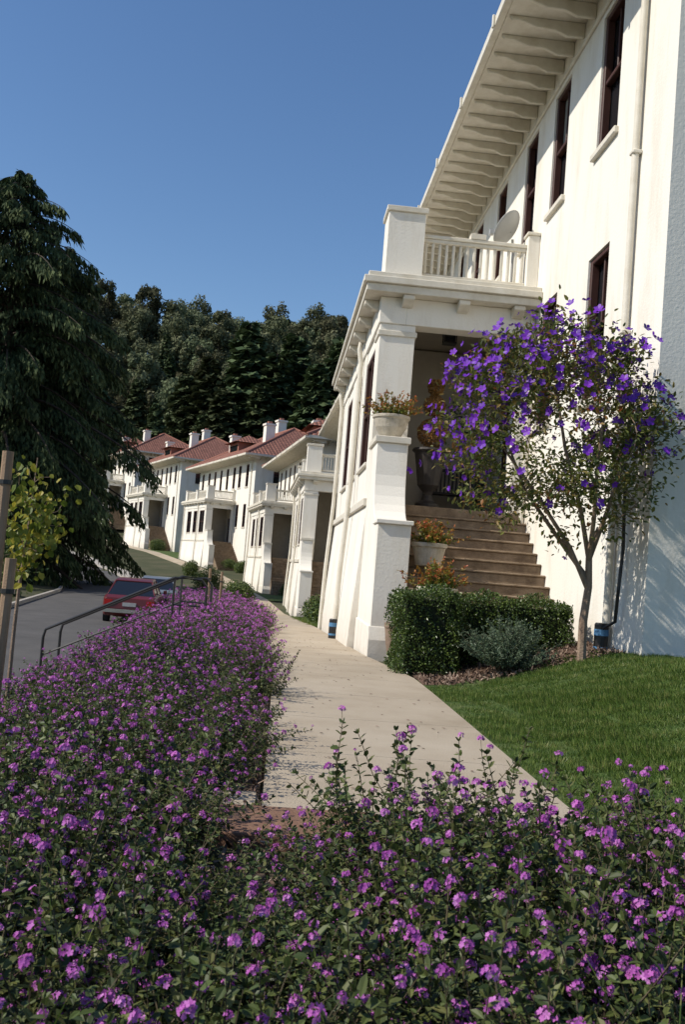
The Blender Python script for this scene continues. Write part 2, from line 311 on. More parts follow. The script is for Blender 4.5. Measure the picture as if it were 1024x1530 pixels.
# ------------------------------------------------------------ house
def build_house():
    out={}
    W=Geo()
    X0=2.82; YN=-5.8; YF=15.; XB=13.5; ZT=10.5; ZB=-2.2
    def fb(ax,base,d0,d1,u0,u1,z0,z1,m):
        if ax=='x': W.box(base+d0,base+d1,u0,u1,z0,z1,m)
        else: W.box(u0,u1,base+d0,base+d1,z0,z1,m)
    def wall(ax,base,u0,u1,z0,z1,ops,rec=.18,m=0):
        us=sorted(set([u0,u1]+[o[0] for o in ops]+[o[1] for o in ops])); zz=sorted(set([z0,z1]+[o[2] for o in ops]+[o[3] for o in ops]))
        def P(u,z,d=0): return (base+d,u,z) if ax=='x' else (u,base+d,z)
        for i in range(len(us)-1):
            for j in range(len(zz)-1):
                cu=(us[i]+us[i+1])/2; cz=(zz[j]+zz[j+1])/2
                if any(o[0]<cu<o[1] and o[2]<cz<o[3] for o in ops): continue
                W.raw([P(us[i],zz[j]),P(us[i+1],zz[j]),P(us[i+1],zz[j+1]),P(us[i],zz[j+1])],[[0,1,2,3]],m)
        for oi,(a,b,c,d,*rest) in enumerate(ops):
            for q in ([(a,c),(b,c)],[(b,c),(b,d)],[(b,d),(a,d)],[(a,d),(a,c)]):
                W.raw([P(*q[0]),P(*q[1]),P(*q[1],rec),P(*q[0],rec)],[[0,1,2,3]],m)
            kind=rest[0] if rest else 'w'
            W.raw([P(a,c,rec-.02),P(b,c,rec-.02),P(b,d,rec-.02),P(a,d,rec-.02)],[[0,1,2,3]],2)
            if oi%3==1 and kind=='w':
                zb=d-(d-c)*(.3+.15*(oi%2)); W.raw([P(a+.08,zb,rec-.026),P(b-.08,zb,rec-.026),P(b-.08,d-.08,rec-.026),P(a+.08,d-.08,rec-.026)],[[0,1,2,3]],6)
            f=.085
            fb(ax,base,.03,rec-.025,a+.002,a+f,c+.002,d-.002,1); fb(ax,base,.03,rec-.025,b-f,b-.002,c+.002,d-.002,1)
            fb(ax,base,.032,rec-.025,a+f,b-f,d-f,d-.002,1); fb(ax,base,.032,rec-.025,a+f,b-f,c+.002,c+f,1)
            fb(ax,base,.05,rec-.03,a+f,b-f,(c+d)/2-.035,(c+d)/2+.035,1)
            if b-a>.7: fb(ax,base,.09,rec-.03,(a+b)/2-.015,(a+b)/2+.015,(c+d)/2+.035,d-f,1)
            if kind=='w': fb(ax,base,-.07,.028,a-.07,b+.07,c-.10,c,3)
    fw=[(-3.75,-2.85),(-1.25,-.35),(.75,1.6),(3.2,4.05),(5.6,6.45),(8.,8.85),(10.4,11.3),(13,13.9)]
    ops=[(a,b,7.85,10.0) for a,b in fw]+[(a,b,4.0,6.2) for a,b in fw if a<-.3 or a>9.3]+[(1.2,2.1,2.5,4.9,'d')]
    ops+=[(a,b,.9,1.6) for a,b in fw if a>9.5]
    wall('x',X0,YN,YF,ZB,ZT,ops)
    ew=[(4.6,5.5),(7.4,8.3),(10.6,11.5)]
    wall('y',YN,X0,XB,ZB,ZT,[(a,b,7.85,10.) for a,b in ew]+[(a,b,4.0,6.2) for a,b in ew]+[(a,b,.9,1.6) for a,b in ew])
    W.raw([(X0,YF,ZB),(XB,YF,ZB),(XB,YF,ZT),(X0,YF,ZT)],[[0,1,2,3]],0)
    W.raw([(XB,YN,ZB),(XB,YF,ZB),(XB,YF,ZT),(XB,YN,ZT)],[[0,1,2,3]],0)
    W.box(X0+.35,XB-.1,YN+.35,YF-.1,ZB,ZT-.05,2)
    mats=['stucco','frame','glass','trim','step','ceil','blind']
    out['walls']=(W,mats)
    P=Geo(); 
    PL=9.2; FZ=2.5
    P.prism([(-.16,-2.2),(-.16,0),(0,2.42),(.35,2.42),(.35,-2.2)],.02,PL,'y',0)
    P.box(.35,X0-.003,0.001,PL-.01,2.3,FZ,4)
    P.box(-.06,.36,0.02,PL+.05,2.421,2.56,3)
    P.box(.0,.64,.03,.66,2.561,5.72,0)
    P.box(-.03,.67,.0,.69,5.50,5.60,3)
    P.box(X0-.26,X0-.003,.05,.5,2.501,5.72,0)
    P.box(.2,X0-.004,2.75,2.95,2.5,5.95,5)
    def sidewin(a,b,c,d):
        P.box(.12,.14,a,b,c,d,2)
        f=.08
        P.box(.03,.118,a,a+f,c,d,1);P.box(.03,.118,b-f,b,c,d,1);P.box(.032,.118,a+f,b-f,d-f,d,1);P.box(.032,.118,a+f,b-f,c,c+f,1);P.box(.04,.118,a+f,b-f,(c+d)/2-.03,(c+d)/2+.03,1);P.box(.04,.118,(a+b)/2-.025,(a+b)/2+.025,c+f,d-f,1)
    bays=[(.67,2.5),(3.3,5.0),(5.9,7.6)]
    last=.661
    for a,b in bays:
        if a-last>.02: P.box(.0,.3,last,a,2.561,5.72,0)
        P.box(.02,.25,a,b,2.561,3.2,0); P.box(-.04,.10,a,b,3.2,3.27,3); P.box(.02,.25,a,b,5.45,5.72,0)
        sidewin(a,b,3.272,5.448); last=b
    P.box(0,.3,last,PL,2.561,5.72,0)
    P.box(.25,X0-.004,PL-.2,PL,2.5,5.95,0)
    P.box(-.03,.45,0,PL,5.722,6.2,0); P.box(.45,X0-.003,0,.42,5.722,6.2,0); P.box(.451,X0-.003,PL-.42,PL,5.724,6.2,0)
    P.box(.44,X0-.004,.41,PL-.4,5.98,6.19,5)
    for x in (.35,1.35,2.35): P.prism([(-.26,6.2),(-.26,6.12),(-.12,6.04),(-.001,6.02),(-.001,6.2)],x,x+.2,'x',3)
    for yy in np.arange(.3,PL,1.2): P.prism([(-.29,6.2),(-.29,6.12),(-.15,6.04),(-.031,6.02),(-.031,6.2)],yy,yy+.2,'y',3)
    P.box(-.32,X0-.003,-.30,PL+.3,6.202,6.34,3); P.box(-.38,X0-.003,-.36,PL+.36,6.342,6.46,3); P.box(-.30,X0-.004,-.28,PL+.28,6.462,6.56,3)
    def pier(x0,x1,y0,y1,zt):
        P.box(x0,x1,y0,y1,6.562,zt,0); P.box(x0-.04,x1+.04,y0-.04,y1+.04,zt+.001,zt+.1,3)
    pier(0,.68,0.02,.68,7.78); pier(0,.6,PL-.7,PL-.1,7.6); pier(0.02,.5,4.3,4.8,7.5)
    P.box(X0-.22,X0-.003,.08,.34,6.562,7.62,0); P.box(X0-.25,X0-.003,.05,.37,7.621,7.68,3)
    def rail(ax,c,a,b):
        def bx(w,u0,u1,z0,z1):
            if ax=='x': P.box(u0,u1,c-w,c+w,z0,z1,3)
            else: P.box(c-w,c+w,u0,u1,z0,z1,3)
        bx(.06,a,b,7.40,7.47); bx(.04,a,b,7.33,7.398); bx(.045,a,b,6.66,6.75)
        n=int((b-a)/.125)
        for i in range(n):
            u=a+(i+.5)*(b-a)/n; bx(.024,u-.026,u+.026,6.75,7.33)
    rail('x',.22,.68,X0-.22); rail('y',.22,.69,4.3); rail('y',.22,4.8,PL-.7)
    cur=[(-1.75+.62*math.sin(t),2.12+ .95*(1-math.cos(t))) for t in np.linspace(.15,math.pi/2,8)]
    prof=[(-2.28,-2.2),(-2.22,2.02),(-1.72,2.02)]+[(c[0],c[1]) for c in cur]+[(-1.1,3.42),(0.02,3.42),(.02,-2.2)]
    P.prism(prof,.0,.52,'x',0)
    P.prism([(-2.34,-2.2),(-2.34,.25),(-2.26,.45),(0,.45),(0,-2.2)],-.03,.56,'x',0)
    P.box(-.03,.55,-2.27,-1.69,2.021,2.09,0); P.box(-.04,.56,-1.15,.0,3.421,3.53,3)
    n=14; rise=FZ/n; tr=.28
    for i in range(n):
        ztop=FZ-rise*(i+1)+.0; y1=-tr*i; y0=-tr*(i+1)
        P.box(.52,X0-.004,y0,y1-.002 if i else -.002,-.8,ztop-.035,4)
        P.box(.521,X0-.005,y0-.03,y1-.004,ztop-.034,ztop,4)
    for (xx,yy) in ((-.10,3.0),(-.10,8.9)):
        P.tube([(xx,yy,6.1),(xx-.03,yy,5.9),(xx+.02,yy,5.6),(xx,yy,3.),(xx-.08,yy,1.2),(xx-.12,yy,-1.)],.055,8,3)
    P.tube([(X0-.07,-4.75,10.45),(X0-.07,-4.75,-.5)],.05,8,3)
    for z in (2.2,4.6,7.,9.2): P.box(X0-.13,X0-.002,-4.82,-4.68,z,z+.05,3)
    P.tube([(X0-.06,.0,6.1),(X0-.08,-.05,5.9),(X0-.06,-.12,5.6),(X0-.06,-.12,-.4)],.045,8,3)
    out['porch']=(P,mats)
    E=Geo()
    ex0=1.5; ey0=YN-1.32; ey1=YF+1.32; ex1=XB+1.32
    E.box(ex0,ex1,ey0,ey1,ZT+.001,ZT+.08,0)
    E.box(ex0-.12,ex0-.001,ey0-.1,ey1+.1,ZT+.0,ZT+.18,0); E.box(ex0-.12,ex1,ey0-.12,ey0-.002,ZT-.001,ZT+.179,0)
    E.box(X0-.05,X0-.003,YN-.05,YF,ZT-.42,ZT-.35,0)
    for yy in np.arange(ey0+.2,ey1,.56):
        E.prism([(X0-.002,ZT),(X0-.002,ZT-.24),(X0-.3,ZT-.25),(X0-.5,ZT-.17),(X0-.8,ZT-.16),(X0-1.05,ZT-.08),(X0-1.22,ZT-.07),(X0-1.27,ZT)],yy,yy+.07,'y',0)
    for xx in np.arange(ex0+.5,ex1,.56):
        E.prism([(YN-.002,ZT),(YN-.002,ZT-.24),(YN-.3,ZT-.25),(YN-.5,ZT-.17),(YN-.8,ZT-.16),(YN-1.05,ZT-.08),(YN-1.22,ZT-.07),(YN-1.27,ZT)],xx,xx+.07,'x',0)
    for k in range(9): E.box(ex0-.165,ex0-.121,ey0+k*2.8,ey0+k*2.8+.06,ZT-.03,ZT+.2,0)
    out['eaves']=(E,['trim'])
    C=Geo()
    for (cx,cy,h) in ((5.2,-1.5,14.2),(8.5,4.8,15.7),(5.2,10.5,14.2)):
        C.box(cx-.45,cx+.45,cy-.45,cy+.45,10.8,h,0); C.box(cx-.55,cx+.55,cy-.55,cy+.55,h+.002,h+.18,0)
        C.box(cx-.2,cx+.2,cy-.2,cy+.2,h+.182,h+.42,1)
    out['chimneys']=(C,['stucco','redwall'])
    D=Geo()
    D.box(3.6,6.6,3.2,6.6,11.2,12.85,0); D.box(3.58,3.599,3.6,6.2,12.0,12.6,1)
    out['dormer']=(D,['redwall','glass'])
    return out,(ex0-.1,ex1,ey0-.1,ey1,ZT+.185)
parts,(rx0,rx1,ry0,ry1,rz)=build_house()
meshes={k:v[0].mesh('house_'+k,v[1]) for k,v in parts.items()}
def hip(x0,x1,y0,y1,z,pitch,name):
    h=(x1-x0)/2; xm=(x0+x1)/2; zt=z+h*math.tan(pitch)
    if (y1-y0)>=(x1-x0): a=(xm,y0+h,zt); b=(xm,y1-h,zt)
    else: a=(xm,(y0+y1)/2,zt); b=a
    V=[(x0,y0,z),(x1,y0,z),(x1,y1,z),(x0,y1,z),a,b]
    F=[(0,1,4),(1,2,5,4),(2,3,5),(3,0,4,5)]
    if a==b: F=[(0,1,4),(1,2,4),(2,3,4),(3,0,4)]
    me=bpy.data.meshes.new(name); me.from_pydata(V,[],F); me.materials.append(M['tile'])
    uv=me.uv_layers.new(name='UVMap')
    for p in me.polygons:
        ed=Vector(V[p.vertices[1]])-Vector(V[p.vertices[0]]); ed.normalize(); up=p.normal.cross(ed)
        for li in p.loop_indices:
            q=Vector(V[me.loops[li].vertex_index])-Vector(V[p.vertices[0]]); uv.data[li].uv=(q.dot(ed),q.dot(up))
    return me
roofm=hip(rx0,rx1,ry0,ry1,rz,R2(29),'house_roof'); dorm=hip(3.1,6.9,2.7,7.1,12.86,R2(27),'dormer_roof')
RC=Geo(); hh=(rx1-rx0)/2; xm=(rx0+rx1)/2; zt=rz+hh*math.tan(R2(29))
for a,b in (((rx0,ry0,rz),(xm,ry0+hh,zt)),((rx1,ry0,rz),(xm,ry0+hh,zt)),((rx0,ry1,rz),(xm,ry1-hh,zt)),((xm,ry0+hh,zt),(xm,ry1-hh,zt))): RC.tube([a,b],.13,8)
capm=RC.mesh('ridge_caps',['redwall'])
HOUSES=[((1.48,16.5,0),0),((.95,42.6,-1.05),1.5),((-1.2,68,-.9),8),((-7.3,91.5,.35),19),((-17.0,116.5,2.0),21),((-26.5,141,5.0),24),((-39,168,9),28)]
for (loc,rot) in HOUSES:
    e=empty('stucco_house',loc,R2(rot))
    for k,me in meshes.items():
        o=link(me,k,e,(0,0,0))
        if loc[1]<50 and k!='dormer':
            b=o.modifiers.new('b','BEVEL'); b.width=.012; b.segments=1; b.limit_method='ANGLE'
    link(roofm,'tile_roof',e,(0,0,0)); link(dorm,'dormer_tile_roof',e,(0,0,0)); link(capm,'ridge_caps',e,(0,0,0))
# ------------------------------------------------------------ props at house 1
def W1(x,y,z): return (1.48+x,16.5+y,z)
def leafball(G,c,r,n,size,m,flat=1.,inner=.6,up=.3):
    d=rdir(n); rad=(inner+(1-inner)*rng.random(n)**.5)
    p=d*rad[:,None]*np.array(r)+np.array(c)
    nr=norm(d+rdir(n)*.7+np.array([0,0,up])); dd=norm(np.cross(nr,rdir(n))+d*.5)
    G.inst(LEAF_V,LEAF_F,frames(dd,nr),p,size*(.7+.6*rng.random(n)),m)
def pot(name,loc,r,h,matn='pot',plant=True,bowl=False):
    G=Geo()
    if bowl: pr=[(r*.55,0),(r*.5,h*.08),(r*.62,h*.2),(r*.85,h*.5),(r*.97,h*.85),(r*1.05,h*.88),(r*1.05,h),(r*.9,h),(r*.85,h*.85)]
    else: pr=[(r*.72,0),(r*.74,h*.06),(r*.92,h*.8),(r*1.02,h*.82),(r*1.02,h),(r*.9,h),(r*.86,h*.85)]
    e=empty(name,loc)
    G.lathe(pr,(0,0,0),28); G.obj('pot_body',[matn],e,smooth=False,bevel=.01)
    if plant:
        G=Geo(); n=80
        for i in range(n):
            a=rng.random()*6.28; L=r*(.9+1.1*rng.random()); lean=rng.random()*1.2
            d=np.array([math.cos(a)*math.sin(lean),math.sin(a)*math.sin(lean),math.cos(lean)])
            b=np.array([0,0,h*.85])+np.array([math.cos(a),math.sin(a),0])*r*.5*rng.random()
            pts=[b+d*L*t-np.array([0,0,.12*L*t*t]) for t in (0,.5,1)]
            G.tube(pts,.003,3,0)
            k=20; t=.15+.85*rng.random(k); pp=b+d*L*t[:,None]-np.stack([0*t,0*t,.12*L*t*t],-1)
            nr=norm(rdir(k)+np.array([0,0,1.])); dd=norm(rdir(k)+d*.8)
            G.inst(LEAF_V,LEAF_F,frames(dd,nr),pp,.04+.022*rng.random(k),1,np.clip(t*.78+rng.normal(size=k)*.22,0,1))
        G.obj('foliage',['stem','potplant'],e)
    return e
pot('flower_pot',W1(.26,-.6,3.53),.31,.42,bowl=True)
pot('flower_pot',W1(.88,-1.85,1.43),.28,.36)
pot('flower_pot',W1(.90,-2.75,.72),.3,.4)
pot('stone_planter',(1.78,13.55,.0),.16,.56,'clay',plant=False,bowl=True)
e=empty('topiary_urn',W1(1.12,.30,2.5)); G=Geo()
G.lathe([(.22,0),(.22,.06),(.12,.12),(.08,.22),(.10,.28),(.2,.4),(.25,.75),(.29,.98),(.34,1.02),(.32,1.06),(.26,1.05),(.24,.95)],(0,0,0),20); G.obj('urn',['urn'],e)
G=Geo(); G.tube([(0,0,.9),(.01,0,1.6),(.02,0,2.3)],.018,6,0)
for (z,r) in ((1.36,.27),(1.86,.19),(2.2,.14)): leafball(G,(.01,0,z),(r,r,r),int(9000*r),.035,1,inner=.72)
G.obj('topiary_balls',['stem','topiary'],e)
G=Geo()
for i in range(5): G.box(1.45,2.5,2.05+i*.09,2.12+i*.09,2.92,2.95)
for i in range(13): G.box(1.47+i*.08,1.50+i*.08,2.52,2.54,3.0,3.42)
G.box(1.43,2.52,2.51,2.55,3.42,3.48); G.box(1.43,2.52,2.51,2.55,2.95,3.0)
for x in (1.43,2.47): 
    G.box(x,x+.05,2.05,2.1,2.5,3.15); G.box(x,x+.05,2.5,2.55,2.5,3.5); G.box(x-.005,x+.055,2.02,2.55,3.151,3.19)
o=G.obj('porch_bench',['urn']); o.location=(1.48,16.5,0)
G=Geo()
def ring(cx,cz,r,a0,a1,y=2.72):
    pts=[(cx+r*(1-.5*k/14)*math.cos(a0+(a1-a0)*k/14),y,cz+r*(1-.5*k/14)*math.sin(a0+(a1-a0)*k/14)) for k in range(15)]; G.tube(pts,.018,5)
for sx in (-1,1):
    ring(1.9+sx*.16,4.5,.15,0 if sx<0 else math.pi,(2*math.pi)*sx*-1+ (0 if sx<0 else math.pi)); ring(1.9+sx*.35,4.4,.14,1.5,1.5+sx*6); ring(1.9+sx*.1,4.75,.11,2,2-sx*6)
G.tube([(1.4,2.72,4.25),(2.4,2.72,4.25)],.018,5); G.tube([(1.9,2.72,4.2),(1.9,2.72,4.95)],.018,5)
o=G.obj('iron_wall_ornament',['black']); o.location=(1.48,16.5,0)
e=empty('porch_lantern',W1(1.45,1.1,5.98)); G=Geo()
G.box(-.1,.1,-.1,.1,-.05,-.002); G.box(-.13,.13,-.13,.13,-.09,-.051)
for sx in (-1,1):
    for sy in (-1,1): G.box(sx*.11-.01,sx*.11+.01,sy*.11-.01,sy*.11+.01,-.24,-.091)
G.box(-.125,.125,-.125,.125,-.26,-.241); G.box(-.095,.095,-.095,.095,-.24,-.092,1); G.obj('lantern_body',['black','glass'],e)
e=empty('satellite_dish',W1(2.35,.75,6.56)); G=Geo()
G.tube([(.15,.1,0),(.15,.1,.95),(.1,0,1.2)],.025,8); G.obj('mast',['dish'],e)
G=Geo(); G.lathe([(.02,.0),(.12,.012),(.22,.045),(.32,.1),(.36,.125),(.355,.135),(.3,.1),(.02,.012)],(0,0,0),28)
o=G.obj('dish',['dish'],e,smooth=True); o.location=(.05,-.1,1.32); o.rotation_euler=Vector((-.75,.55,.62)).to_track_quat('Z','Y').to_euler()
G=Geo(); G.tube([(.05,-.1,1.3),(-.3,.05,1.3)],.015,6); G.box(-.34,-.26,0,.1,1.27,1.36); G.obj('feed_arm',['dish'],e)
G=Geo(); G.box(0,.28,0,.2,0,.10); G.box(.04,.10,.05,.15,.101,.13); o=G.obj('balcony_planter_tray',['trim']); o.location=W1(1.55,.15,7.472)
def boot(x,y,z):
    e=empty('downspout_boot',(x,y,z)); G=Geo(); G.lathe([(.085,0),(.09,.02),(.09,.42),(.075,.44)],(0,0,0),16); G.obj('sleeve',['black'],e)
    G=Geo(); G.lathe([(.093,.28),(.093,.36)],(0,0,0),16); G.lathe([(.093,.10),(.093,.14)],(0,0,0),16); G.obj('label_band',['blue'],e)
boot(1.26,19.5,float(g(1.3,19.5))); boot(4.18,11.75,.42)
G=Geo(); G.tube([(4.22,11.35,2.6),(4.22,11.32,2.2),(4.25,11.36,1.8),(4.2,11.30,1.3),(4.22,11.4,.9),(4.15,11.6,.8)],.022,6); G.obj('wall_cable',['black'])
# ------------------------------------------------------------ hedge
def hedge_obj(name,boxes,dens=3400,size=.034):
    e=empty(name); G=Geo(); I=Geo()
    for (x0,x1,y0,y1,z0,z1) in boxes:
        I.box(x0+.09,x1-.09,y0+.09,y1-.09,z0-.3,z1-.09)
        dx,dy,dz=x1-x0,y1-y0,z1-z0
        faces=[((0,0,1),dx*dy),((0,-1,0),dx*dz),((0,1,0),dx*dz),((-1,0,0),dy*dz),((1,0,0),dy*dz)]
        for nrm,A in faces:
            n=int(A*dens); p=rng.random((n,3))*np.array([dx,dy,dz])+np.array([x0,y0,z0]); nv=np.array(nrm,float)
            ax=int(np.argmax(np.abs(nv))); p[:,ax]=(np.array([x0,y0,z0])[ax] if nv[ax]<0 else np.array([x1,y1,z1])[ax])
            cc=np.array([(x0+x1)/2,(y0+y1)/2,(z0+z1)/2]); hs=np.array([dx,dy,dz])/2; q=np.abs((p-cc)/hs); q.sort(axis=1)
            cor=np.clip((q[:,1]-.80)/.2,0,1)**2*.09
            bumpy=.045*np.sin(p[:,0]*9+p[:,2]*7)+.04*np.sin(p[:,1]*11+p[:,2]*5+2)+.03*np.sin(p[:,0]*23+p[:,1]*19+p[:,2]*17)
            p+=nv*(bumpy-.09*rng.random(n)+.02-cor)[:,None]
            nr=norm(nv*.6+rdir(n)*.9+np.array([0,0,.3])); dd=norm(rdir(n)+nv*.6)
            G.inst(LEAF_V,LEAF_F,frames(dd,nr),p,size*(.7+.6*rng.random(n)),0)
    I.obj('dark_core',['hedgein'],e); G.obj('leaves',['hedge'],e)  # near-black box blocks leaf gaps; the hedge's inner shade is in its colour
hedge_obj('box_hedge',[(1.62,2.42,11.9,12.9,0.0,1.06),(2.38,4.02,12.3,12.85,.15,1.04)])
def shrub(name,c,r,n,size,m,lobes=9):
    G=Geo(); e=empty(name,c)
    for i in range(lobes):
        d=rdir(1)[0]; d[2]=abs(d[2]); cc=d*np.array(r)*.55*(rng.random()*.6+.5); cc[2]+=r[2]*.25
        leafball(G,cc,np.array(r)*.5,n//lobes,size,1,inner=.35)
    for i in range(14):
        a=rng.random()*6.28; q=np.array([math.cos(a)*r[0]*.6,math.sin(a)*r[1]*.6,r[2]*(.5+.5*rng.random())]); G.tube([(0,0,-.05),q*.5,q],[.012,.008,.004],4,0)
    G.obj('foliage',['stem',m],e)
G=Geo(); e=empty('grey_leaf_shrub',(2.88,11.35,.2))
for i in range(210):
    a=rng.random()*6.28; lean=rng.random()**.6*1.35; L=.38+.26*rng.random(); d=np.array([math.cos(a)*math.sin(lean),math.sin(a)*math.sin(lean),math.cos(lean)*.9+.1]); b=rng.normal(size=3)*.05*np.array([1,1,0])
    P_=[b+d*L*t+np.array([0,0,.12*t*t*L]) for t in (0,.5,1)]; G.tube(P_,[.004,.003,.0015],3,0,cap=False)
    k=55; t=.3+.7*rng.random(k); pp=b+d*L*t[:,None]+np.stack([0*t,0*t,.12*t*t*L],-1)
    dd=norm(rdir(k)+d*.9); G.inst(LEAF_V*np.array([.5,1,1]),LEAF_F,frames(dd,norm(rdir(k)+np.array([0,0,.6]))),pp,.045*(.6+.6*rng.random(k)),1)
G.obj('foliage',['stem','grey'],e)
for (x,y,r,m) in ((2.3,37.5,1.2,'shrub'),(2.6,40,.9,'shrub'),(1.2,64,1.0,'shrub'),(-3.2,87.,1.1,'shrub'),(-4.6,89,1.0,'shrub'),(-14.5,113,1.3,'shrub'),(-4.6,66,1.3,'shrub'),(-7.2,79,1.0,'shrub'),(-1.9,48,1.1,'shrub'),(1.75,29,.7,'shrub')):
    shrub('green_shrub',(x,y,float(g(x,y))-.05),(r,r,r*1.0),5000,.10,m)
G=Geo(); n=6000; X=1.84+rng.random(n)*2.4; Y=11.0+rng.random(n)*2.6; Z=g(X,Y)+.035
nr=norm(rdir(n)*.5+np.array([0,0,1.])); G.inst(NEED_V,NEED_F,frames(norm(rdir(n)),nr),np.stack([X,Y,Z],-1),np.stack([.012+.015*rng.random(n),.03+.03*rng.random(n),np.ones(n)],-1),0)
n=7000; X=-1.3+rng.random(n)*1.4; Y=4.6+rng.random(n)*9; ok=X<sr(Y)-sw(Y)+.03*rng.normal(size=n); X=X[ok];Y=Y[ok];n=len(X);Z=g(X,Y)+.02
nr=norm(rdir(n)*.5+np.array([0,0,1.])); G.inst(NEED_V,NEED_F,frames(norm(rdir(n)),nr),np.stack([X,Y,Z],-1),np.stack([.012+.015*rng.random(n),.03+.03*rng.random(n),np.ones(n)],-1),0)
n=6000; X=-1.6+rng.random(n)*3.6; Y=1.+rng.random(n)*3.4; Z=g(X,Y)+.02
nr=norm(rdir(n)*.5+np.array([0,0,1.])); G.inst(NEED_V,NEED_F,frames(norm(rdir(n)),nr),np.stack([X,Y,Z],-1),np.stack([.012+.015*rng.random(n),.03+.03*rng.random(n),np.ones(n)],-1),0)
G.obj('mulch_chips',['mulchchip'])
# ------------------------------------------------------------ grass
def grass_patch(n,w,h):
    G=Geo(); p=np.stack([(rng.random(n)-.5)*w,(rng.random(n)-.5)*w,np.zeros(n)-.005],-1)
    a=rng.random(n)*6.28; lean=norm(np.stack([np.cos(a)*.45,np.sin(a)*.45,np.ones(n)],-1)+rng.normal(size=(n,3))*.12)
    x=norm(np.cross(lean,rdir(n))); yv=np.cross(lean,x); R=np.stack([x,yv,lean],-1)
    cl=.5+.3*np.sin(p[:,0]*14+p[:,1]*9)+.2*np.sin(p[:,1]*23)
    G.inst(BLADE_V,BLADE_F,R,p,np.stack([.0045+.003*rng.random(n),np.ones(n),h*(.5+rng.random(n))*(.7+.5*cl)],-1),0,np.clip(.65*rng.random(n)+.35*cl,0,1))
    return G.mesh('grass_patch',['grass'])
GP=[grass_patch(2800,.62,.045) for _ in range(4)]
e=empty('lawn_grass')
for x in np.arange(2.12,8.5,.56):
    for y in np.arange(3.3,11.2,.56):
        xx=x+.03*rng.normal(); zz=float(g(x,y)); sl=float(g(x+.3,y)-g(x-.3,y))/.6
        if y>10.9-.3*math.sin(x*1.3) and x<4.2: continue
        link(GP[int(rng.integers(4))],'grass',e,(xx,y,zz),rng.random()*.2,(1,1,.6+.8*rng.random()),(0,-math.atan(sl)))
for x in np.arange(0,3,.8):
    for y in np.arange(27,36,.8):
        link(GP[0],'grass',e,(float(sr(y))+.45+x,y,float(g(sr(y)+.4+x,y))),rng.random()*6,(1.5,1.5,2))
# ------------------------------------------------------------ lantana
def clump(nst,fl,r0=.16,leaf=.037,florets=16,hs=.0132):
    G=Geo()
    LP=[];LD=[];LN=[];LS=[]; FP=[];FD=[];FS=[];FR=[]
    for i in range(nst):
        a=rng.random()*6.28; rr=r0*math.sqrt(rng.random()); b=np.array([math.cos(a)*rr,math.sin(a)*rr,0.])
        a2=a+rng.normal()*.6; lean=.12+.95*rng.random(); L=.24+.36*rng.random()**1.3
        d=np.array([math.cos(a2)*math.sin(lean),math.sin(a2)*math.sin(lean),math.cos(lean)])
        f=lambda t:b+d*L*t+np.array([0,0,-.10*L*t*t])+np.array([.012*math.sin(7*t+i),.012*math.cos(6*t+i),0])
        G.tube([f(t) for t in (0,.35,.7,1)],[.003,.0025,.002,.0014],3,0,cap=False)
        side=norm(np.cross(d,[0.3,.2,1])); s2=norm(np.cross(d,side))
        nn=int(L/.032)
        for k in range(nn):
            t=.22+.78*k/nn; p=f(t); v=side if k%2 else s2
            for s in (-1,1):
                q=norm(v*s+d*.35+rng.normal(size=3)*.25); LP.append(p);LD.append(q);LN.append(norm(np.array([0,0,1.])+rng.normal(size=3)*.45+d*.3));LS.append(leaf*(1.15-.45*t)*(.7+.6*rng.random()))
        for k in range(4):
            q=norm(d+rng.normal(size=3)*.7); LP.append(f(1)); LD.append(q); LN.append(norm(rng.normal(size=3)+np.array([0,0,1.]))); LS.append(leaf*.55)
        if rng.random()<fl:
            for h in range(1+int(rng.random()*2.1)):
                t=1 if h==0 else .82-.1*h; p0=f(t); dh=norm(d*.5+np.array([0,0,.8])+rng.normal(size=3)*.35); p1=p0+dh*(.02+.03*rng.random())
                G.tube([p0,p1],.001,3,0,cap=False)
                hr=hs*(.5+.75*rng.random()); tone=rng.random()
                nf=int(florets*(.6+.6*rng.random()))
                u=(np.arange(nf)+.5)/nf; ph=np.arange(nf)*2.399; cz=1-1.15*u; sz=np.sqrt(np.clip(1-cz*cz,0,1))
                loc=np.stack([np.cos(ph)*sz,np.sin(ph)*sz,cz],-1)*(.85+.3*rng.random((nf,1)))
                zax=dh; xax=norm(np.cross(zax,[.3,1,.1])); yax=np.cross(zax,xax); Rm=np.stack([xax,yax,zax],-1)
                nv=loc@Rm.T; FP.append(p1+nv*hr*np.array([1,1,.85])); FD.append(norm(nv+rng.normal(size=nv.shape)*.4)); FS.append(np.full(nf,hr*.85)*(.7+.5*rng.random(nf))); FR.append(np.clip(tone*.6+.35*u+.2*rng.normal(size=nf),0,1))
    LP=np.array(LP);LD=np.array(LD);LN=np.array(LN)
    G.inst(LEAF_V,LEAF_F,frames(LD,LN),LP,np.array(LS),1)
    if FP:
        FP=np.concatenate(FP);FD=np.concatenate(FD);FS=np.concatenate(FS);FR=np.concatenate(FR)
        G.inst(PET5[0],PET5[1],frames(norm(np.cross(FD,rdir(len(FD)))),FD),FP,FS,2,FR)
    return G.mesh('lantana_clump',['stem','lant_leaf','lant_fl'])
CL=[clump(32,.72) for _ in range(4)]+[clump(32,.38) for _ in range(5)]+[clump(30,.06) for _ in range(3)]
CM=[clump(32,.85,.18,.038,14,.0145) for _ in range(4)]+[clump(32,.4,.18,hs=.014) for _ in range(3)]
CF=[clump(36,.9,.2,.040,9,.020) for _ in range(4)]+[clump(36,.5,.2,.040,9,.020)]
e=empty('lantana_bed')
